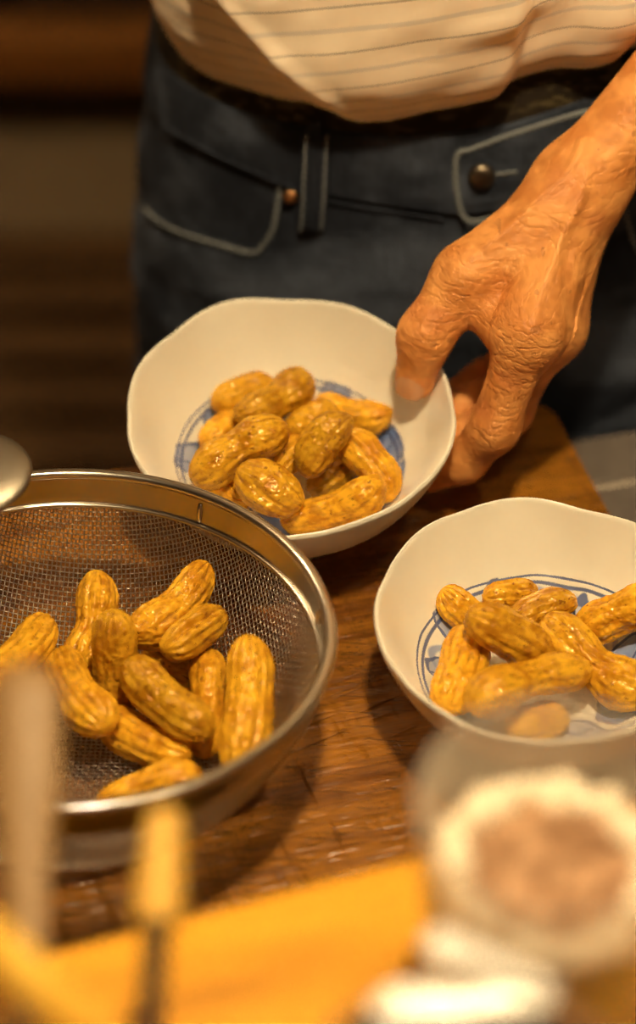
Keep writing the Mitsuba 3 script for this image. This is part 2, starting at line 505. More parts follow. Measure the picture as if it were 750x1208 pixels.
def bowl_mesh(scale, seed):
    rng = np.random.default_rng(seed)
    pin = spline(PROF_IN, 44)
    pout = spline(PROF_OUT[:9], 36)
    lip = [(.0676, .0012), (.0684, .0011)]
    p = np.concatenate([pin, lip, pout, PROF_OUT[9:]])
    p[:, 0] = np.maximum(p[:, 0], 0)
    n = 200
    a = np.arange(n) / n * 2 * np.pi
    ph = rng.uniform(0, 6.28, 4)
    w = .0075 * np.cos(8 * a + ph[0]) * (.7 + .5 * np.cos(a + ph[1])) + .009 * np.cos(3 * a + ph[2]) + .006 * np.cos(5 * a + ph[3]) - .006 * np.maximum(0, np.cos(8 * a + ph[0] + 3.14)) ** 3
    r = p[:, 0]
    grow = np.clip((p[:, 1] + .034) / .034, 0, 1) ** 1.5
    R = r[None] * (1 + w[:, None] * grow[None])
    Z = p[None, :, 1] + (.0006 * np.cos(8 * a + ph[0] + .5) + .0010 * np.cos(2 * a + ph[2]))[:, None] * grow[None]
    v = np.stack([np.cos(a)[:, None] * R, np.sin(a)[:, None] * R, Z], -1) * scale
    ni = len(pin) + 1
    uv = np.stack([v[..., 0] / .2 + .5, v[..., 1] / .2 + .5], -1)
    uv[:, ni:] = uv[:, ni:] * .001 + 9.0
    f = grid_faces(n, len(p))
    return v.reshape(-1, 3), f[:, ::-1], uv.reshape(-1, 2)


BOWL_R = frame((.0892, -.123, .0555), 0, 0, .35)
BOWL_H = frame((-.0119, -.0070, .064), -.015, .14, 1.1)
for name, M, sc, seed, g, lab in (('bowl', BOWL_H, 1.03, 5, 'glaze_a', 'cream glazed bowl of peanuts with blue brushwork, held by the hand'),
                                  ('bowl', BOWL_R, .978, 8, 'glaze_b', 'cream glazed bowl of peanuts standing on the board at the right')):
    v, f, uv = bowl_mesh(sc, seed)
    m = tm(v, f)
    m.apply_transform(M)
    obj(name, m, g, smooth=True, uv=uv, label=lab, cat='bowl', group='glazed peanut bowls')

# ---------------------------------------------------------------- strainer
SV = frame((-.0914, -.1530, .0805), -.06, -.095)
SR = .0962
PS = spline([(0, -.0680), (.025, -.0678), (.045, -.0668), (.060, -.0625), (.073, -.0530), (.083, -.0395), (.0900, -.0260), (.0935, -.0135)], 120)
arc = np.concatenate([[0], np.cumsum(np.linalg.norm(np.diff(PS, axis=0), axis=1))])


def on_sieve(u, v, off):
    s = np.hypot(u, v)
    th = np.arctan2(v, u)
    r, z = np.interp(s, arc, PS[:, 0]), np.interp(s, arc, PS[:, 1])
    dr_, dz = np.gradient(PS[:, 0], arc), np.gradient(PS[:, 1], arc)
    nr, nz = -np.interp(s, arc, dz), np.interp(s, arc, dr_)
    r, z = r + nr * off, z + nz * off
    return np.stack([r * np.cos(th), r * np.sin(th), z], -1)


def wire_cloth():
    pitch, rad = .00204, .00027
    S = arc[-1]
    vs, fs, cnt = [], [], 0
    for d in (0, 1):
        for i in range(-int(S / pitch), int(S / pitch) + 1):
            c = i * pitch + .0003
            if abs(c) > S * .995:
                continue
            h = math.sqrt(S * S - c * c)
            j = np.arange(-int(h / pitch * 2), int(h / pitch * 2) + 1)
            if len(j) < 4:
                continue
            w = j * pitch / 2 + .0003
            over = np.cos(np.pi * (w - .0003) / pitch + np.pi * (i + d)) * rad * 1.05
            cc = np.full_like(w, c)
            P = on_sieve(w, cc, over) if d == 0 else on_sieve(cc, w, over)
            N = on_sieve(w, cc, over + .001) if d == 0 else on_sieve(cc, w, over + .001)
            nrm = (N - P) / .001
            t = np.gradient(P, axis=0)
            t /= np.linalg.norm(t, axis=1, keepdims=True)
            b = np.cross(t, nrm)
            k = 5
            a = np.arange(k) / k * 2 * np.pi
            ring = P[None] + rad * (np.cos(a)[:, None, None] * nrm[None] + np.sin(a)[:, None, None] * b[None])
            vs.append(ring.reshape(-1, 3))
            fs.append(grid_faces(k, len(w)) + cnt)
            cnt += k * len(w)
    return tm(np.concatenate(vs), np.concatenate(fs)[:, ::-1])


def put(m, M):
    m = m.copy()
    m.apply_transform(M)
    return m


st = 'strainer'
obj('wire_mesh', put(wire_cloth(), SV), 'steel_wire', st, smooth=True, label='fine woven steel wire mesh', kind='stuff')
ring = [(SR + .0024 * math.cos(a), .0024 * math.sin(a) * .9) for a in np.linspace(0, 2 * np.pi, 17)[:-1]]
obj('rim', put(lathe(ring, 160), SV), 'steel', st, smooth=True, label='rounded shiny steel rim')
band = [(.0952, .000), (.0958, .000), (.0958, -.0085), (.0948, -.0140), (.0942, -.0140), (.0950, -.0085)]
obj('band', put(lathe(band, 160), SV), 'steel_brushed', st, smooth=40, label='smooth steel band below the rim')
ring = [(.0938 + .0013 * math.cos(a), -.0140 + .0011 * math.sin(a)) for a in np.linspace(0, 2 * np.pi, 13)[:-1]]
obj('seam_ring', put(lathe(ring, 160), SV), 'steel', st, smooth=True)
foot = [(.0480, -.0665), (.0488, -.0665), (.0510, -.0765), (.0502, -.0765)]
obj('foot_ring', put(lathe(foot, 96), SV), 'steel_brushed', st, smooth=40)
for a in (62, 12):
    ca, sa = math.cos(math.radians(a)), math.sin(math.radians(a))
    obj('rivet', put(sweep([(.0952 * ca, .0952 * sa, -.004), (.0944 * ca, .0944 * sa, -.006), (.0940 * ca, .0940 * sa, -.0105), (.0944 * ca, .0944 * sa, -.012)], .0010, 8), SV), 'steel', st, smooth=True)
tag(st, 'round stainless steel mesh strainer full of peanuts, tilted on the board', 'strainer')

# steel ladle whose bowl end reaches over the strainer's far left rim
u_ = np.linspace(0, 1, 20)
nth = 40
prof = [(.030 * math.sin(s), .0065 * math.cos(s)) for s in np.linspace(.02, math.pi / 2, 14)] + [(.029 * math.sin(s), .0055 * math.cos(s) - .0002) for s in np.linspace(math.pi / 2, .02, 14)]
ld = lathe(prof, 48)
ld.apply_scale((1.0, .78, 1.0))
ld.apply_transform(frame((-.1417, -.0814, .0900), .10, .22))
lt = 'ladle'
obj('ladle_bowl', ld, 'steel_dull', lt, smooth=50)
obj('handle', sweep(spline([(-.160, -.083, .094), (-.19, -.088, .097), (-.26, -.10, .085), (-.34, -.115, .048), (-.40, -.13, .006)], 24), .0045, 10, flat=((0, 0, 1), .4)), 'steel_brushed', lt, smooth=50)
tag(lt, 'stainless steel ladle lying over the far left rim of the strainer', 'ladle')

# ---------------------------------------------------------------- peanuts
PEANUTS = {   # tip A xyz (mm), tip B xyz (mm), lobe radii (mm), waist, bend (mm), skin, seam, label
    'S1': (-128.5, -146.8, 37.7, -107.7, -104.0, 33.1, 8.5, 8.2, 0.93, 2, 0, 0, 'pale golden peanut at the far left of the strainer, cut by the photo edge'),
    'S2': (-127.3, -143.8, 21.6, -110.6, -108.4, 18.6, 7.6, 7.2, 0.9, 0, 0, 0, 'peanut mostly hidden beneath the leftmost peanut in the strainer'),
    'S3': (-89.0, -78.5, 36.9, -96.0, -119.4, 16.2, 8.7, 10.0, 0.72, -2, 0, 0, 'tall two-lobed peanut standing behind others at the back left of the strainer'),
    'S4': (-79.2, -123.6, 58.0, -80.0, -132.9, 10.7, 8.5, 8.8, 0.93, 0, 1, 0, 'upright plump peanut leaning in front of the tall two-lobed one in the strainer'),
    'S5': (-43.5, -83.8, 44.6, -72.8, -121.1, 36.4, 7.5, 11.5, 0.84, -3, 0, 0, 'bottle-shaped peanut with a narrow upper end, farthest back in the strainer'),
    'S6': (-37.5, -109.0, 43.3, -59.7, -132.9, 43.6, 7.7, 7.9, 0.97, 0, 1, 1, 'smooth short peanut with a lengthwise crease, lying on the bottle-shaped one in the strainer'),
    'S7': (-70.6, -108.6, 18.8, -48.5, -125.2, 19.4, 7.9, 7.8, 0.9, 0, 1, 0, 'peanut half buried in the middle of the strainer, under the creased one'),
    'S8': (-75.5, -135.2, 40.4, -40.6, -169.3, 37.0, 8.9, 8.7, 0.92, 2, 2, 0, 'dark spotted glossy peanut lying diagonally in the centre of the strainer'),
    'S9': (-103.7, -122.9, 34.3, -80.5, -166.6, 36.8, 7.3, 10.0, 0.84, 3, 0, 0, 'pear-shaped peanut with a narrow top and round bottom at the left of the strainer pile'),
    'S10': (-43.2, -118.2, 31.5, -44.1, -164.5, 19.1, 8.1, 8.2, 0.9, -2, 0, 0, 'upright wrinkled peanut just left of the longest peanut in the strainer'),
    'S11': (-25.3, -131.0, 51.9, -28.8, -183.4, 32.0, 8.9, 9.9, 0.94, -2, 0, 0, 'longest peanut in the strainer, straight and upright at the right side'),
    'S12': (-84.9, -144.7, 19.6, -49.3, -171.7, 25.4, 9.0, 7.4, 0.92, 2, 0, 0, 'peanut lying on bare mesh just below the dark spotted one in the strainer'),
    'S13': (-43.7, -179.7, 29.7, -84.0, -189.7, 19.9, 7.6, 5.3, 0.84, 3, 0, 0, 'nearest peanut in the strainer, tapering left and tucked behind the steel rim'),
    'H1': (-47.9, 24.0, 42.7, -18.9, 39.4, 43.3, 7.5, 7.6, 0.95, -1, 1, 0, 'ridged brown peanut at the far back left of the held bowl'),
    'H2': (-3.8, 33.3, 50.9, -34.8, 1.7, 51.4, 11.5, 8.1, 0.78, -2, 2, 0, 'topmost peanut at the back of the held bowl, large round lobe up'),
    'H3': (-50.4, -0.4, 38.3, -34.5, 18.0, 40.7, 8.2, 7.9, 0.95, 0, 0, 0, 'small peanut end showing at the left edge of the held bowl pile'),
    'H4': (-13.4, -12.0, 61.6, -54.3, -31.3, 45.5, 10.6, 10.5, 0.76, 2, 1, 0, 'shiny two-lobed peanut across the left of the held bowl'),
    'H5': (-33.7, -34.2, 55.2, -7.5, -46.3, 42.4, 10.8, 10.0, 0.97, 0, 1, 1, 'short round peanut with a creased front, nearest in the held bowl'),
    'H6': (-47.2, -13.8, 31.1, -30.2, -33.8, 34.8, 7.7, 7.6, 0.95, 0, 0, 0, 'peanut half hidden by the strainer rim at the left front of the held bowl'),
    'H7': (-15.3, -39.2, 26.4, 29.0, -40.7, 49.4, 8.0, 9.7, 0.85, 3, 0, 0, 'long netted peanut lying along the front rim of the held bowl'),
    'H8': (10.7, -4.3, 50.1, 33.9, -30.8, 36.0, 9.2, 8.7, 0.88, -2, 0, 0, 'speckled peanut sloping down at the right side of the held bowl'),
    'H9': (-1.9, 29.9, 37.1, 32.4, 13.7, 42.2, 8.0, 7.8, 0.88, 3, 0, 0, 'long yellow peanut at the back right of the held bowl, nearest the thumb'),
    'H10': (-7.6, -25.2, 43.7, 11.9, -12.5, 68.0, 9.8, 8.6, 0.97, -2, 2, 0, 'dark brown peanut with a puckered tip on top in the middle of the held bowl'),
    'H11': (-14.7, 5.8, 37.0, 7.8, 11.5, 52.6, 8.6, 8.5, 0.95, 0, 1, 0, 'peanut behind the puckered dark one in the middle of the held bowl'),
    'H12': (-19.4, -20.5, 39.7, -7.0, -2.5, 45.8, 7.2, 7.3, 0.95, 0, 1, 0, 'small peanut wedged in the middle of the held bowl, right of the shiny two-lobed one'),
    'H13': (16.1, -0.1, 32.2, -3.3, -20.4, 28.9, 7.8, 7.7, 0.95, 0, 2, 0, 'peanut deep in the held bowl under the puckered dark one'),
    'R1': (50.0, -90.3, 37.5, 68.2, -99.1, 22.9, 7.2, 7.2, 0.95, 1, 0, 0, 'pale yellow peanut at the far left of the bowl standing on the board'),
    'R2': (67.6, -90.1, 32.6, 91.0, -80.9, 26.5, 6.1, 6.6, 0.95, 0, 1, 0, 'peanut at the back of the standing bowl, partly behind the ridged brown one'),
    'R3': (105.3, -87.8, 31.3, 76.7, -101.9, 28.6, 7.2, 7.2, 0.93, 2, 2, 0, 'ridged dark brown peanut at the back of the standing bowl'),
    'R4': (58.2, -126.4, 60.3, 90.9, -125.0, 32.7, 8.2, 9.1, 0.96, -1, 1, 0, 'glossy oval peanut lying on top in the middle of the standing bowl'),
    'R5': (61.0, -114.2, 39.0, 49.9, -153.6, 33.2, 9.1, 9.8, 0.93, -2, 0, 0, 'upright peanut at the left front of the standing bowl below the oval one'),
    'R6': (56.0, -160.6, 47.3, 106.0, -131.6, 35.7, 9.6, 7.6, 0.76, -3, 1, 0, 'two-lobed peanut lying crosswise at the front of the standing bowl'),
    'R7': (89.9, -104.4, 33.0, 128.9, -145.2, 29.9, 10.3, 11.0, 0.7, 3, 1, 0, 'large hourglass-shaped peanut at the right of the standing bowl'),
    'R8': (104.2, -100.1, 22.0, 140.5, -103.2, 46.1, 8.6, 9.9, 0.85, -2, 0, 0, 'straight yellow peanut at the back right of the standing bowl, cut by the photo edge'),
    'R9': (72.8, -157.6, 27.0, 97.2, -145.1, 23.0, 7.5, 7.2, 0.95, 0, 0, 0, 'peanut end seen through the glass rim at the near side of the standing bowl'),
}


def peanut_mesh(A, B, ra, rb, waist, bend, seed, seam):
    rng = np.random.default_rng(seed)
    A, B = V(A) * 1e-3, V(B) * 1e-3
    ra, rb, bend = ra * 1e-3, rb * 1e-3, bend * 1e-3
    L = np.linalg.norm(B - A)
    u = (B - A) / L
    view = V(CAM) - (A + B) / 2
    e2 = np.cross(u, view)
    e2 /= np.linalg.norm(e2)
    e1 = np.cross(e2, u)              # towards the camera side of the nut
    ns, nt = 110, 84
    s = .5 - .5 * np.cos(np.linspace(0.0, np.pi, ns))
    th = np.arange(nt) / nt * 2 * np.pi
    sm = s * s * (3 - 2 * s)
    r0 = ra * (1 - sm) + rb * sm
    r0 = r0 * (1 - (1 - waist) * np.exp(-((s - .5 + .03 * rng.normal()) / .16) ** 2))
    ca, cb = 1.65 * ra, 1.65 * rb
    x = s * L
    ea = np.sqrt(np.clip(1 - np.clip(1 - x / ca, 0, 1) ** 2.1, 0, 1))
    eb = np.sqrt(np.clip(1 - np.clip(1 - (L - x) / cb, 0, 1) ** 2.1, 0, 1))
    r0 = r0 * ea * eb
    S, TH = np.meshgrid(s, th, indexing='ij')
    roll = rng.uniform(0, 6.28)
    q = np.stack([np.cos(TH + roll) * 3.1, np.sin(TH + roll) * 3.1, S * L * 150 + seed * 7.3], -1)
    warp = (meshkit.noise(q * .6, 3) - .5)[..., None] * 1.1
    n1 = 1 - np.abs(2 * meshkit.noise(q * V([1.35, 1.35, .75]) + warp, 1) - 1)
    n2 = 1 - np.abs(2 * meshkit.noise(q * V([2.2, 2.2, 1.7]) + warp, 2) - 1)
    n3 = meshkit.fbm(q * V([.5, .5, .35]), 2, 5) - .5
    k = 5 + seed % 2
    ribs = np.abs(np.cos(k * (TH + roll) + 1.2 * (meshkit.noise(q * .5, 7) - .5)))
    fade = np.clip(np.minimum(S, 1 - S) / .05, 0, 1)
    amp = .00070 + .00022 * rng.random()
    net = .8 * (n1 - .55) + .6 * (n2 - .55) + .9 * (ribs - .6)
    disp = fade * (amp * net + .0012 * n3)
    keel = np.exp(-((np.sin((TH + roll * .3))) / .22) ** 2)
    disp = disp + fade * .00022 * keel
    if seam:
        dth = (TH - .35 + np.pi) % (2 * np.pi) - np.pi
        g = np.exp(-((dth + .12 * np.sin(S * 7)) / .16) ** 2) * np.clip((S - .12) / .15, 0, 1) * np.clip((.90 - S) / .15, 0, 1)
        disp = disp - .0016 * g + .0006 * np.exp(-((np.abs(dth) - .42) / .2) ** 2) * np.clip((S - .1) / .2, 0, 1) * np.clip((.95 - S) / .2, 0, 1)
    tipw = np.exp(-((1 - S) * L / .0016) ** 2) * 0.0
    R = r0[:, None] + disp + tipw
    R[0], R[-1] = 0, 0
    el = 1 + .05 * np.cos(2 * (TH + roll * .5))
    off = bend * (1 - (2 * s - 1) ** 2) - bend * .5
    hook = .0012 * np.clip((s - .86) / .14, 0, 1) ** 2 * rng.choice([-1, 1])
    P = A + u * (S * L)[..., None] + e1 * (R * el * np.cos(TH))[..., None] + e2 * (R * el * np.sin(TH) + (off + hook)[:, None])[..., None]
    f = grid_faces(ns, nt, False)
    f2 = []
    i = np.arange(ns - 1)
    f2 = np.concatenate([np.stack([i * nt + nt - 1, (i + 1) * nt + nt - 1, (i + 1) * nt], -1), np.stack([i * nt + nt - 1, (i + 1) * nt, i * nt], -1)])
    m = tm(P.reshape(-1, 3), np.concatenate([f, f2]))
    if m.volume < 0:
        m.invert()
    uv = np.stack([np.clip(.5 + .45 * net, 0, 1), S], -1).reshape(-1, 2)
    return m, uv


GROUPS = {'S': 'peanuts in the strainer', 'H': 'peanuts in the held bowl', 'R': 'peanuts in the standing bowl'}
for i, (k, d) in enumerate(PEANUTS.items()):
    ax, ay, az, bx, by, bz, ra, rb, ws, bend, sk, seam, lab = d
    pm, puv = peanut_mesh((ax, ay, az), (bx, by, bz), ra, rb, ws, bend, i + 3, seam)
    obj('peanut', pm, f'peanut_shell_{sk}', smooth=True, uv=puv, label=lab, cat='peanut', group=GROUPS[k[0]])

# ---------------------------------------------------------------- person
PT = 'person'


def jsec(z):
    z = np.asarray(z, float)
    Z = [-.20, -.10, -.02, .04, .09, .13, .17]
    a = np.interp(z, Z, [.176, .182, .180, .174, .165, .157, .152])
    b = np.interp(z, Z, [.112, .118, .122, .122, .119, .116, .112])
    return a, b, np.full_like(a, .078), np.interp(z, Z, [.236, .237, .238, .237, .235, .235, .235])


def jfront(x, z, out=0.0):
    """front of the hips at (x, z)"""
    x, z = np.asarray(x, float), np.asarray(z, float)
    a, b, cx, cy = jsec(z)
    t = np.clip(1 - np.abs((x - cx) / (a + out)) ** 2.3, 0, None) ** (1 / 2.3)
    return np.stack([x, cy - (b + out) * t, z], -1)


def jloop(z, th, out=0.0):
    a, b, cx, cy = jsec(z)
    c, s = np.cos(th), np.sin(th)
    rr = (np.abs(c) ** 2.3 + np.abs(s) ** 2.3) ** (-1 / 2.3)
    return np.stack([cx + (a + out) * rr * c, cy + (b + out) * rr * s, np.broadcast_to(z, np.shape(th)) * 1.0], -1)


def ztop(x):
    return np.interp(x, [-.10, -.03, .04, .087, .125, .18, .26], [.1225, .1228, .1236, .131, .143, .150, .152])


def zseam(x):
    return np.interp(x, [-.10, -.05, 0, .035, .066, .10, .14, .26], [.0945, .0972, .0912, .0888, .0850, .090, .101, .112])


# hips and legs of the jeans
nth, nz = 220, 90
th = np.arange(nth) / nth * 2 * np.pi
zz = np.linspace(-.20, .128, nz)
P = np.stack([jloop(np.full(nth, z), th) for z in zz], 1)         # (nth, nz, 3)
nrm = P - V([.078, .237, 0]) * V([1, 1, 0]) - P * V([0, 0, 1])
nrm /= np.linalg.norm(nrm, axis=-1, keepdims=True)
fold = (meshkit.fbm(P * V([14, 14, 34]) + V([0, 0, 0]), 3, 11) - .5) * .009
fold += .0045 * np.exp(-((P[..., 2] + .020 - .35 * (P[..., 0] - .17)) / .012) ** 2) * np.clip((P[..., 0] - .09) / .05, 0, 1)
fold += .0035 * np.exp(-((P[..., 2] + .048 - .25 * (P[..., 0] - .17)) / .010) ** 2) * np.clip((P[..., 0] - .08) / .05, 0, 1)
fold *= np.clip((.085 - P[..., 2]) / .05, .12, 1)
P = P + nrm * fold[..., None]
v = P.reshape(-1, 3)
f = grid_faces(nth, nz)
v = np.concatenate([v, [[.078, .237, -.20], [.078, .237, .128]]])
i = np.arange(nth)
f = np.concatenate([f, np.stack([np.full(nth, nth * nz), ((i + 1) % nth) * nz, i * nz], -1), np.stack([np.full(nth, nth * nz + 1), i * nz + nz - 1, ((i + 1) % nth) * nz + nz - 1], -1)])
hips = tm(v, f)
hips.fix_normals()
man = lambda m: manifold3d.Manifold(manifold3d.Mesh(np.asarray(m.vertices, np.float32), np.asarray(m.faces, np.uint32)))
jm = man(hips)
for sx in (-1, 1):
    x0 = .078 + sx * .092
    leg = manifold3d.Manifold.batch_hull([hull_of([((x0, .225, -.16), .078), ((x0, .245, -.16), .078)]), hull_of([((x0 + sx * .005, .235, -.45), .062)])]) + hull_of([((x0 + sx * .005, .235, -.45), .062), ((x0 + sx * .008, .250, -.78), .045)])
    jm = jm + leg
jeans = PT + '__jeans'
scene[jeans] = mikit.ply(tri_of(jm), 'denim', smooth=60)
tag(jeans, 'dark blue denim jeans')

# waistband: a strip standing a little proud of the hips
xs = jloop(np.full(nth, .11), th)[:, 0]
ys = jloop(np.full(nth, .11), th)[:, 1]
zt, zs = ztop(xs), zseam(xs)
rows = []
for fr, out in ((0, .0006), (0.03, .0032), (.5, .0036), (.97, .0032), (1, .0016), (1, -.004), (0, -.004)):
    rows.append(jloop(zs + (zt - zs) * fr, th, out))
wb = np.stack(rows + [rows[0]], 1)
wbm = tm(wb.reshape(-1, 3), grid_faces(nth, len(rows) + 1))
wbm.merge_vertices()
wbm.fix_normals()
obj('waistband', wbm, 'denim', jeans, smooth=50)


def stitch(pts, rad, out, n=60, m='thread', name='stitching', fl=.6):
    c = spline(V(pts), n)
    p = jfront(c[:, 0], c[:, 1], out)
    return obj(name, sweep(p, rad, 8, flat=((0, -1, .3), fl)), m, jeans, smooth=True)


stitch([(-.0894, .0393), (-.0803, .0415), (-.0647, .0451), (-.0485, .0482), (-.0323, .0495), (-.0263, .0562), (-.0212, .0679), (-.0181, .0894)], .0011, .0014)
stitch([(-.0773, .0951), (-.0645, .0973), (-.0533, .0974), (-.0346, .0958), (-.0164, .0928), (-.0052, .091)], .0010, .0036, m='denim', name='seam')
stitch([(-.0052, .0875), (.0040, .0870), (.0179, .0862), (.0377, .0848), (.0590, .0820)], .0008, .0016, m='denim', name='seam')
stitch([(.150, .1440), (.1353, .1400), (.1138, .1360), (.087, .1275), (.070, .1205), (.0650, .1190), (.0632, .1150), (.0637, .103), (.0660, .0905), (.0690, .0845), (.0740, .0830), (.0850, .0855)], .0013, .0046, 80)
stitch([(.1397, .0989), (.1438, .0859), (.1515, .0637), (.1601, .0502)], .0010, .0016)
stitch([(.069, .0816), (.0715, .0618), (.0744, .0375), (.0779, .0012)], .0008, .0012, m='denim_dark')
# flap end of the waistband over the button side
g = []
for fr in np.linspace(0, 1, 12):
    z = .0865 + (.1195 - .0865) * fr
    x = np.linspace(.0655, .125, 24)
    zz_ = z + (ztop(x) - .1236) * 1.0
    g.append(jfront(x, zz_, .0046))
g = V(g)
back = g + V([0, .003, 0])
sheet = np.concatenate([g.reshape(-1, 3), back.reshape(-1, 3)])
ff = grid_faces(12, 24, False)
fb = ff[:, ::-1] + 12 * 24
bd_i = list(range(0, 24)) + [r * 24 + 23 for r in range(1, 12)] + [11 * 24 + c for c in range(22, -1, -1)] + [r * 24 for r in range(10, 0, -1)]
b_ = V(bd_i)
bn = np.roll(b_, -1)
fs = np.concatenate([np.stack([b_, b_ + 288, bn], -1), np.stack([bn, b_ + 288, bn + 288], -1)])
fm = tm(sheet, np.concatenate([ff, fb, fs]))
fm.fix_normals()
obj('fly_flap', fm, 'denim', jeans, smooth=40)
bp = jfront(.0752, .1075, .0058)
bt = lathe([(0, .0030), (.0035, .0032), (.0052, .0024), (.0062, .0012), (.0064, 0), (0, 0)], 32)
bt.apply_transform(trimesh.geometry.align_vectors([0, 0, 1], [-.02, -1, .12]))
bt.apply_translation(bp)
obj('button', bt, 'dark_button', jeans, smooth=40, label='dark metal button')
obj('buttonhole', sweep(jfront(np.linspace(.0815, .0915, 8), np.linspace(.1080, .1092, 8), .0052), .0010, 8, flat=((0, -1, 0), .5)), 'thread', jeans, smooth=True)
rp = jfront(-.0129, .087, .0030)
rv = lathe([(0, .0022), (.0020, .0020), (.0034, .0010), (.0036, 0), (0, 0)], 24)
rv.apply_transform(trimesh.geometry.align_vectors([0, 0, 1], [-.15, -1, .1]))
rv.apply_translation(rp)
obj('rivet', rv, 'brass', jeans, smooth=40, label='small copper rivet')
for lx, dz in ((.0, 0),):
    pts = [jfront(lx - .0008 * k, z + dz, o) for k, (z, o) in enumerate([(.123, .0052), (.121, .0064), (.105, .0066), (.088, .0062), (.074, .0042), (.070, .0020)])]
    c = spline(pts, 30)
    obj('belt_loop', sweep(c, .0066, 14, flat=((0, -1, 0), .22)), 'denim', jeans, smooth=40)
    if lx == 0:
        for s in (-1, 1):
            obj('stitching', sweep(c[2:-1] + V([s * .0048, -.0014, 0]), .0006, 6), 'thread', jeans, smooth=True)

# dark cloth between shirt and waistband
rows = []
for fr, out in ((-.012, -.002), (-.012, .0008), (.020, .001), (.024, -.004)):
    rows.append(jloop(zt + fr, th, out))
bl = np.stack(rows + [rows[0]], 1)
blm = tm(bl.reshape(-1, 3), grid_faces(nth, len(rows) + 1))
blm.merge_vertices()
blm.fix_normals()
scene[PT + '__undershirt'] = mikit.ply(blm, 'belt_cloth', smooth=50)
tag(PT + '__undershirt', 'dark olive patterned cloth between shirt and waistband')

# shirt
HEM = [(-180, .160), (-167, .153), (-159, .146), (-156, .138), (-151, .1316), (-142, .1285), (-131, .129), (-123, .1295), (-115, .1315), (-106, .1358), (-100, .1418), (-87, .1511), (-74, .1635), (-68, .1684), (-62, .177), (-40, .182), (0, .180), (90, .172), (180, .165)]
nv = 120
ua = np.concatenate([np.linspace(-180, -155, 20, endpoint=False), np.linspace(-155, -40, 420, endpoint=False), np.linspace(-40, 180, 120, endpoint=False)])
nu = len(ua)
hz = np.interp(ua, [h[0] for h in HEM], [h[1] for h in HEM])
tt = np.linspace(0, 1, nv)
Z = hz[:, None] + (.56 - hz[:, None]) * tt[None] ** 1.25
U = np.radians(ua)[:, None] * np.ones((1, nv))
hgt = Z - hz[:, None]
# the blouse bulges out above its hem, then falls back to the chest
bul = .024 * (1 - np.exp(-hgt / .020)) * np.exp(-np.clip(hgt - .05, 0, None) / .30)
side = np.clip(np.cos(U + np.pi / 2), 0, 1)
A_ = .165 + bul * .45 + np.interp(Z, [.13, .25, .40, .56], [0, .004, .020, .030])
B_ = .126 + bul * 1.05 + np.interp(Z, [.13, .25, .40, .56], [0, .0, .0, -.010])
cu, su = np.cos(U), np.sin(U)
rr = (np.abs(cu) ** 2.2 + np.abs(su) ** 2.2) ** (-1 / 2.2)
X, Y = .078 + A_ * rr * cu, .235 + B_ * rr * su
taper = np.clip((Z - .50) / .06, 0, 1)
X = .078 + (X - .078) * (1 - .55 * taper ** 2)
Y = .235 + (Y - .235) * (1 - .40 * taper ** 2)
P = np.stack([X, Y, Z], -1)
nr = np.stack([cu / A_, su / B_, np.zeros_like(cu)], -1)
nr /= np.linalg.norm(nr, axis=-1, keepdims=True)
soft = (meshkit.fbm(np.stack([X * 12, Y * 12, Z * 26 - X * 8], -1), 3, 21) - .5) * .016
# pleat: a recess right of the front placket, its walls running up and to the right
px = X - (.083 + .10 * (Z - .15))
fr_ = np.clip(-su, 0, 1)
w1 = 1 / (1 + np.exp(-px / .0016))
w2 = 1 / (1 + np.exp(-(px - .030 - .05 * (Z - .15)) / .004))
rec = -.0125 * w1 * (1 - w2) + .002 * w2
px2 = X - (.140 + .30 * (Z - .17))
rec = rec - .007 * np.exp(-(px2 / .006) ** 2) + .004 * np.exp(-((px2 - .02) / .008) ** 2)
# diagonal drape at the left where the bulge folds under
dl = .137 + .87 * (.0205 - X) - Z
rec = rec - .015 * np.clip(dl / .030, 0, 1) * np.clip((.024 - X) / .02, 0, 1) + .003 * np.exp(-(dl / .006) ** 2) * np.clip((.024 - X) / .02, 0, 1)
lip = np.clip(hgt / .004, 0, 1)
P = P + nr * (soft * (.25 + .75 * np.clip(hgt / .03, 0, 1)) * (.3 + .7 * lip) + rec * fr_)[..., None]
inner = P - nr * .0012
allv = np.concatenate([P.reshape(-1, 3), inner.reshape(-1, 3)])
gf = grid_faces(nu, nv)
i = np.arange(nu)
j2 = (i + 1) % nu
hemf = np.concatenate([np.stack([i * nv, i * nv + nu * nv, j2 * nv], -1), np.stack([j2 * nv, i * nv + nu * nv, j2 * nv + nu * nv], -1)])
uvx = np.cumsum(np.concatenate([[0], np.linalg.norm(np.diff(P[:, 30], axis=0), axis=1)]))
dl_ = np.concatenate([np.zeros((nu, 1)), np.cumsum(np.linalg.norm(np.diff(P, axis=1), axis=-1), 1)], 1)
uvy = Z + .55 * bul - .27 * (X - .04)
uv = np.stack([np.broadcast_to(uvx[:, None], Z.shape), uvy], -1).reshape(-1, 2)
shirt = tm(allv, np.concatenate([gf, gf[:, ::-1] + nu * nv, hemf]))
scene[PT + '__shirt'] = mikit.ply(shirt, 'shirt_cloth', smooth=True, uv=np.concatenate([uv, uv]))
tag(PT + '__shirt', 'loose cream shirt with thin grey horizontal stripes')
# short sleeve over the upper arm
SH, EL = V([.265, .25, .50]), V([.262, .165, .275])
slv = sweep(spline([SH + (0, 0, .02), SH * .75 + EL * .25, SH * .45 + EL * .55], 20), np.linspace(.075, .062, 20), 36, caps=False)
scene[PT + '__sleeve'] = mikit.ply(slv, 'shirt_cloth', smooth=True, uv=np.stack([slv.vertices[:, 0], slv.vertices[:, 2]], -1))

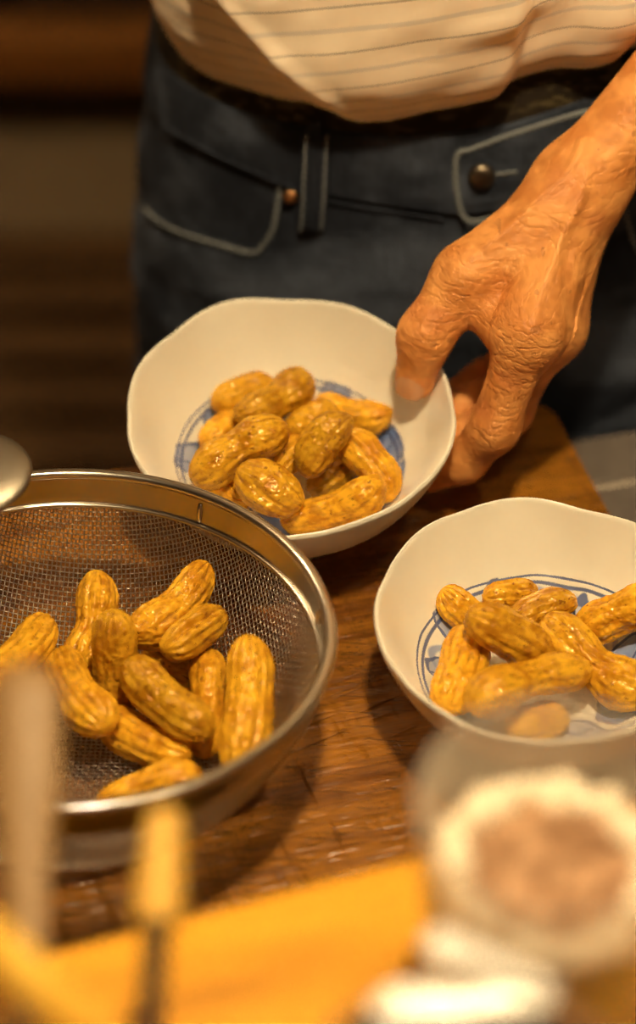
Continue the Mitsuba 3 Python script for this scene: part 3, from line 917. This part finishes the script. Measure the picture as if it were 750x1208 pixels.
# body: torso, upper arm, forearm and the hand as one skin
WR, WU = V([.1120, .0570, .1360]), V([.1165, .0745, .1255])
Jt = dict(cmc=(.1000, .0470, .1290), tmcp=(.0635, .0300, .1085), tip_=(.0462, .0165, .0870), ttip=(.0425, .0150, .0640))
FING = {
    'index': [(.0885, .0040, .0975), (.0765, -.0045, .0525), (.0650, .0000, .0300), (.0505, .0050, .0170)],
    'middle': [(.0985, .0190, .0880), (.0850, .0190, .0430), (.0640, .0195, .0280), (.0450, .0190, .0185)],
    'ring': [(.1030, .0345, .0770), (.0880, .0400, .0400), (.0660, .0390, .0300), (.0470, .0340, .0240)],
    'pinky': [(.1030, .0520, .0690), (.0920, .0590, .0440), (.0760, .0560, .0330), (.0620, .0500, .0290)],
}
RAD = {'index': (.0118, .0096, .0082, .0070), 'middle': (.0118, .0094, .0082, .0070), 'ring': (.0112, .0088, .0078, .0066), 'pinky': (.0100, .0078, .0068, .0058)}
palm = [((WR, .0175), (WU, .0152)), ((WR, .0165), (Jt['cmc'], .0150)), ((WR, .0165), (FING['index'][0], .0120)), ((WR * .5 + WU * .5, .0160), (FING['middle'][0], .0122)),
        ((WU, .0150), (FING['ring'][0], .0112)), ((WU, .0145), (FING['pinky'][0], .0100)), ((FING['index'][0], .0112), (FING['middle'][0], .0112)), ((FING['middle'][0], .0108), (FING['ring'][0], .0108)),
        ((FING['ring'][0], .0100), (FING['pinky'][0], .0100)),
        ((WR, .0178), (EL * .45 + WR * .55, .0200)), ((WU, .0150), (EL * .45 + WR * .55 + V([.002, .010, -.006]), .0205)), ((EL * .45 + WR * .55, .0225), (EL, .0330)),
        ((EL, .0370), (SH, .0480))]
th_ = [((V(Jt['cmc']), .0150), (V(Jt['tmcp']), .0128)), ((V(Jt['tmcp']), .0126), (V(Jt['tip_']), .0106)), ((V(Jt['tip_']), .0106), (V(Jt['ttip']), .0088)),
       ((V(Jt['cmc']) * .45 + V(Jt['tmcp']) * .55, .0095), (V(WR) * .35 + V(FING['index'][0]) * .65, .0085)),
       ((V(Jt['tmcp']) * .80 + V(Jt['tip_']) * .20 + V([.004, .002, 0]), .0085), (V(FING['index'][0]) * .80 + V(FING['index'][1]) * .20 + V([-.002, .003, 0]), .0090))]
groups = [palm + th_]
for k in FING:
    c = [V(x) for x in FING[k]]
    r = RAD[k]
    knuck = [((WR * .35 + c[0] * .65, .0118), (c[0], r[0]))]
    groups.append(palm + knuck + [((c[q], r[q] * (1.0 if q else .98)), (c[q + 1], r[q + 1])) for q in range(3)])


def smin_field(p, bones, kk):
    acc = None
    for (a, ra), (b, rb) in bones:
        a, b = V(a, float), V(b, float)
        e = b - a
        t = np.clip(((p - a) @ e) / (e @ e + 1e-14), 0, 1)
        d = np.linalg.norm(p - a - t[:, None] * e, axis=1) - (ra + (rb - ra) * t)
        w = np.exp(-np.clip(d / kk, -60, 60))
        acc = w if acc is None else acc + w
    return -kk * np.log(acc)


def field(p, kk=.0032):
    return np.min([smin_field(p, g, kk) for g in groups], axis=0)


allb = palm + th_ + [b for g in groups[1:] for b in g[len(palm):]]
hm = manifold3d.Manifold.batch_boolean([hull_of([a, b]) for a, b in allb], manifold3d.OpType.Add)
# torso and neck inside the shirt, joined at the shoulder
torso = manifold3d.Manifold.batch_hull([hull_of([((.02, .245, .18), .07), ((.136, .245, .18), .07)]), hull_of([((.0, .245, .45), .095), ((.156, .245, .45), .095)])])
torso = torso + hull_of([((.20, .25, .50), .055), (SH, .048)]) + hull_of([((.078, .25, .50), .075), ((.078, .25, .62), .052)])
near = tri_of(hm.refine_to_length(.0013))
vv = np.asarray(near.vertices).copy()
sel = np.linalg.norm(vv - V(EL), axis=1) > .10
sel &= vv[:, 2] < .30
for _ in range(7):
    p = vv[sel]
    d = field(p)
    h = 2e-4
    g = np.stack([(field(p + h * e) - d) / h for e in np.eye(3)], -1)
    g /= np.maximum(np.linalg.norm(g, axis=1, keepdims=True), .35)
    vv[sel] = p - g * np.clip(d, -.004, .004)[:, None] * .85
near.vertices = vv
trimesh.smoothing.filter_taubin(near, iterations=14)


def seg_dist(p, pts):
    best = np.full(len(p), 9.0)
    for a, b in zip(pts[:-1], pts[1:]):
        a, b = V(a), V(b)
        e = b - a
        t = np.clip(((p - a) @ e) / (e @ e + 1e-14), 0, 1)
        best = np.minimum(best, np.linalg.norm(p - a - t[:, None] * e, axis=1))
    return best


def detail(mesh, marks):
    v = np.asarray(mesh.vertices).copy()
    n = np.asarray(mesh.vertex_normals)
    off = np.zeros(len(v))
    tree = scipy.spatial.cKDTree(v)
    for pts, width, amp, face in marks:
        pts = spline(pts, 26)
        pts = v[tree.query(pts)[1]]
        pts = V([pts[max(0, q - 2):q + 3].mean(0) for q in range(len(pts))])
        d = seg_dist(v, pts)
        w = np.exp(-(d / width) ** 2)
        if face is not None:
            w = w * np.clip(n @ (V(face) / np.linalg.norm(face)) * 1.6, 0, 1)
        off += amp * w
    mesh.vertices = v + n * off[:, None]


i0, m0, r0_, p0 = (V(FING[k][0]) for k in ('index', 'middle', 'ring', 'pinky'))
tocam = V(CAM) - V([.09, .02, .1])
tocam /= np.linalg.norm(tocam)
lift = tocam * .011
marks = [
    ([WR + lift * 1.3, WR * .5 + i0 * .5 + lift * 1.1, i0 + lift * .9], .0034, .0013, tocam),
    ([WU + lift, WU * .5 + m0 * .5 + lift, m0 + lift], .0030, .0014, tocam),
        ([i0 + lift * .8], .0075, .0016, tocam), ([p0 + lift * .5], .007, .0012, None), ([m0 + lift * .8], .007, .0012, tocam),
    ([V(Jt['tmcp']) + lift * .9], .0085, .0013, tocam), ([V(Jt['tip_']) + lift * .8], .0070, .0010, tocam), ([V(FING['index'][1]) + tocam * .007], .0070, .0010, tocam),
    # hollows between the tendons and the web
    ([WR * .55 + (i0 + m0) / 2 * .45 + lift, (i0 * .42 + m0 * .58) + lift * .8], .0030, -.0012, tocam),
    ([V([.1165, .0600, .1500]), V([.1060, .0480, .1420]), V([.0880, .0380, .1290]), V([.0700, .0300, .1190])], .0026, .0014, tocam),
    ([V([.1230, .0600, .1450]), V([.1190, .0660, .1380]), V([.1150, .0560, .1180])], .0024, -.0013, tocam),
    # veins
    ([V([.118, .070, .150]), V([.110, .046, .136]) + lift * .5, V([.1035, .036, .128]) + lift * .4, V([.0985, .020, .116]) + lift * .5], .0019, .0008, tocam),
]
marks = [(p if len(p) > 1 else [p[0], p[0] + V([1e-4, 0, 0])], w, a, fc) for p, w, a, fc in marks]


def creases(joint, axis, across, offs, ln, amp=-.0007, w=.0010, face=None):
    a, c = V(axis, float), V(across, float)
    a /= np.linalg.norm(a)
    c -= a * (c @ a)
    c /= np.linalg.norm(c)
    out = []
    for o in offs:
        mid = V(joint) + a * o + (face or tocam) * .0095
        out.append(([mid - c * ln, mid + c * ln], w, amp, tocam))
    return out


ax_i = V(FING['index'][1]) - i0
marks += creases(FING['index'][1], ax_i, np.cross(ax_i, tocam), (-.0075, -.0045, -.0015, .0015, .0045), .008, -.0005)
ax_t = V(Jt['ttip']) - V(Jt['tip_'])
marks += creases(Jt['tip_'], ax_t, np.cross(ax_t, tocam), (-.0060, -.0030, 0, .0028, .0054), .009)
ax_k = V(FING['index'][1]) - i0
marks += creases(i0 * .7 + V(FING['index'][1]) * .3, ax_k, np.cross(ax_k, tocam), (-.004, .002, .008), .007, -.0003)
ax_m = V(FING['middle'][1]) - V(FING['middle'][2])
fine = trimesh.Trimesh(near.vertices, near.faces, process=True)
detail(fine, marks)
trimesh.smoothing.filter_taubin(fine, iterations=3)
body = man(fine)
if body.status() == manifold3d.Error.NoError and not body.is_empty():
    body = body + torso
    bt_ = tri_of(body)
else:
    bt_ = trimesh.util.concatenate([fine, tri_of(torso)])
scene[PT + '__body'] = mikit.ply(bt_, 'skin', smooth=True)
tag(PT + '__body', 'tanned forearm and hand with veins, thumb inside the bowl and fingers under it')

# thumbnail: a thin curved plate on the thumb tip
tc = V(Jt['ttip']) - ax_t / np.linalg.norm(ax_t) * .0010
na = -ax_t / np.linalg.norm(ax_t)
nf = tocam - na * (tocam @ na)
nf = nf / np.linalg.norm(nf)
nf = nf + .25 * V([-1, 0, 0])
nf -= na * (nf @ na)
nf /= np.linalg.norm(nf)
nx = np.cross(na, nf)
gr = []
for a in np.linspace(-.95, .95, 17):
    row = []
    for b in np.linspace(-1, 1, 13):
        wid = (1 - max(0, abs(b) - .35) ** 2 * .55)
        rr_ = .0094 - .0006 * max(0, -b)
        row.append(tc + na * (b * .0062) + rr_ * (math.cos(a * wid) * nf + math.sin(a * wid) * nx * .92))
    gr.append(row)
gr = V(gr)
ff = grid_faces(17, 13, False)
nl = np.concatenate([gr.reshape(-1, 3), (gr - nf * .0012).reshape(-1, 3)])
nb = list(range(13)) + [r * 13 + 12 for r in range(1, 17)] + [16 * 13 + c for c in range(11, -1, -1)] + [r * 13 for r in range(15, 0, -1)]
nb = V(nb)
n2 = np.roll(nb, -1)
k = 17 * 13
nm = tm(nl, np.concatenate([ff, ff[:, ::-1] + k, np.stack([nb, nb + k, n2], -1), np.stack([n2, nb + k, n2 + k], -1)]))
nm.fix_normals()
obj('thumbnail', nm, 'nail', PT + '__body', smooth=40, label='pale pink thumbnail')
for sx in (-1, 1):
    x0 = .078 + sx * .100
    shoe = hull_of([((x0, .31, FZ + .035), .035), ((x0, .23, FZ + .028), .028), ((x0 + sx * .010, .175, FZ + .024), .024)]) + hull_of([((x0, .27, FZ + .04), .038), ((x0, .255, FZ + .09), .036)])
    obj('shoe', tri_of(shoe), 'shoe_leather', PT, smooth=60)
tag(PT, 'person in a cream striped shirt and dark blue jeans holding a bowl of peanuts', 'person')

# ---------------------------------------------------------------- blurred things on the ledge
gt = 'glass_tumbler'
GX, GY, GZ0, GZ1 = .0600, -.3520, .1201, .2150
wall = [(0, GZ0), (.0270, GZ0), (.0290, GZ0 + .003), (.0360, GZ1 - .001), (.0355, GZ1), (.0345, GZ1), (.0340, GZ1 - .001), (.0275, GZ0 + .009), (.0255, GZ0 + .007), (0, GZ0 + .007)]
wm = lathe(wall, 96)
wm.apply_translation((GX, GY, 0))
obj('wall', wm, 'glass', gt, smooth=40)
tag(gt, 'hazy clear tumbler with brown contents in the blurred foreground', 'glass')
# contents: brown crumbs ringed by a pale frothy edge
zl = .186
rs = lambda z: np.interp(z, [GZ0 + .009, GZ1], [.0268, .0333])
prof = [(0, GZ0 + .0085), (.0262, GZ0 + .0085), (rs(zl) - .0004, zl), (rs(zl) * .80, zl + .001), (0, zl + .001)]
cm = lathe(prof, 64)
cm.apply_translation((GX, GY, 0))
obj('brown_filling', cm, 'crumb_brown', 'glass_contents', smooth=40)
rng = np.random.default_rng(4)
bits = []
for q in range(210):
    a = rng.uniform(0, 2 * np.pi)
    r = rs(zl) * rng.uniform(.74, .93)
    s = trimesh.creation.icosphere(1, rng.uniform(.0022, .0040))
    s.vertices *= 1 + .25 * (meshkit.noise(s.vertices * 700 + q, q) - .5)[:, None]
    s.apply_translation((GX + r * math.cos(a), GY + r * math.sin(a), zl + rng.uniform(-.001, .004)))
    bits.append(s)
obj('pale_crumbs', trimesh.util.concatenate(bits), 'crumb_pale', 'glass_contents', smooth=60, kind='stuff', label='pale crumbly edge')
bits = []
for q in range(40):
    a = rng.uniform(0, 2 * np.pi)
    r = rs(zl) * .72 * math.sqrt(rng.uniform(0, 1))
    s = trimesh.creation.icosphere(1, rng.uniform(.0020, .0042))
    s.apply_scale((1, 1, .6))
    s.apply_translation((GX + r * math.cos(a), GY + r * math.sin(a), zl + .001))
    bits.append(s)
obj('brown_lumps', trimesh.util.concatenate(bits), 'crumb_brown', 'glass_contents', smooth=60, kind='stuff')
tag('glass_contents', 'brown crumbly food with a pale frothy edge inside the glass tumbler', 'food')

# small pot at the bottom edge with two porcelain spoons across it
pot = lathe([(0, .1201), (.030, .1201), (.036, .128), (.040, .170), (.041, .2045), (.039, .2060), (.037, .2045), (.036, .170), (.032, .130), (0, .126)], 64)
pot.apply_translation((.034, -.4370, 0))
obj('spice_pot', pot, 'stoneware', smooth=40, label='small brown stoneware pot at the bottom edge in front of the glass', cat='pot')


def spoon(pts, wr, lab):
    c = spline(pts, 34)
    m = sweep(c, np.interp(np.linspace(0, 1, 34), np.linspace(0, 1, len(wr)), wr), 16, flat=((0, -.25, 1), .42))
    return obj('porcelain_spoon', m, 'porcelain', smooth=60, label=lab, cat='spoon', group='white porcelain spoons on the pot')


spoon([(.0120, -.4110, .2110), (.0180, -.4095, .2105), (.0300, -.4085, .2102), (.0420, -.4075, .2110), (.0520, -.4070, .2125), (.0540, -.4070, .2135)], [.001, .0056, .0062, .0052, .0040, .001], 'white porcelain spoon lying across the brown pot, lower and larger of two')
spoon([(.0250, -.4010, .2205), (.0262, -.4008, .2212), (.0290, -.4006, .2215), (.0330, -.4010, .2205), (.0430, -.4040, .2180), (.0540, -.4080, .2160)], [.001, .0040, .0050, .0034, .0022, .001], 'white porcelain spoon with a bright rounded end, resting on the larger spoon')

# utensil pot just below the frame with wooden tools leaning out of it
cr = lathe([(0, .1201), (.046, .1201), (.052, .126), (.055, .158), (.0545, .1615), (.052, .1625), (.0505, .158), (.048, .130), (.044, .126), (0, .125)], 72)
cr.apply_translation((-.045, -.4660, 0))
obj('utensil_pot', cr, 'stoneware', smooth=40, label='low brown stoneware pot holding wooden tools at the bottom left', cat='pot')
sp = spline([(-.0640, -.4950, .1420), (-.0700, -.4250, .1720), (-.0720, -.3770, .1925), (-.0745, -.3450, .2060), (-.0770, -.3100, .2208)], 40)
wsp = np.interp(np.linspace(0, 1, 40), [0, .45, .62, .80, .96, 1], [.0040, .0045, .0060, .0095, .0100, .004])
obj('spatula', sweep(sp, wsp, 16, flat=((0, .4, 1), .32)), 'spatula_wood', smooth=60, label='brown wooden spatula leaning out at the left edge of the photo', cat='spatula')
k = key_for('muddler')
pg_ = V([-.0385, -.3493, .2089])
dn = V([-.0410, -.4040, .1810]) - pg_
dn /= np.linalg.norm(dn)
end = dn * .150
obj('tip', sweep(spline([pg_, pg_ + dn * .002, pg_ + dn * .012, pg_ + dn * .028], 16), np.interp(np.linspace(0, 1, 16), [0, .08, .5, 1], [.002, .0036, .0048, .0062]), 16), 'pale_wood', k, smooth=50, label='pale pointed tip')
obj('shaft', sweep([pg_ + dn * .028, pg_ + dn * .035, pg_ + dn * .09, pg_ + end], [.0040, .0034, .0034, .0034], 14), 'black_lacquer', k, smooth=50)
tag(k, 'pale tipped wooden stick with a dark shaft pointing up near the strainer', 'stick')
A0, A1 = V([-.0807, -.3970, .2245]), V([-.0457, -.4085, .1860])
ee = A1 - A0
obj('wooden_stick', sweep([A0 - ee * .25, A0, A1, A1 + ee * 1.1], [.0065, .0065, .0060, .0055], 14), 'yellow_wood', smooth=50, label='thick yellow wooden stick lying diagonally at the bottom left corner', cat='stick')
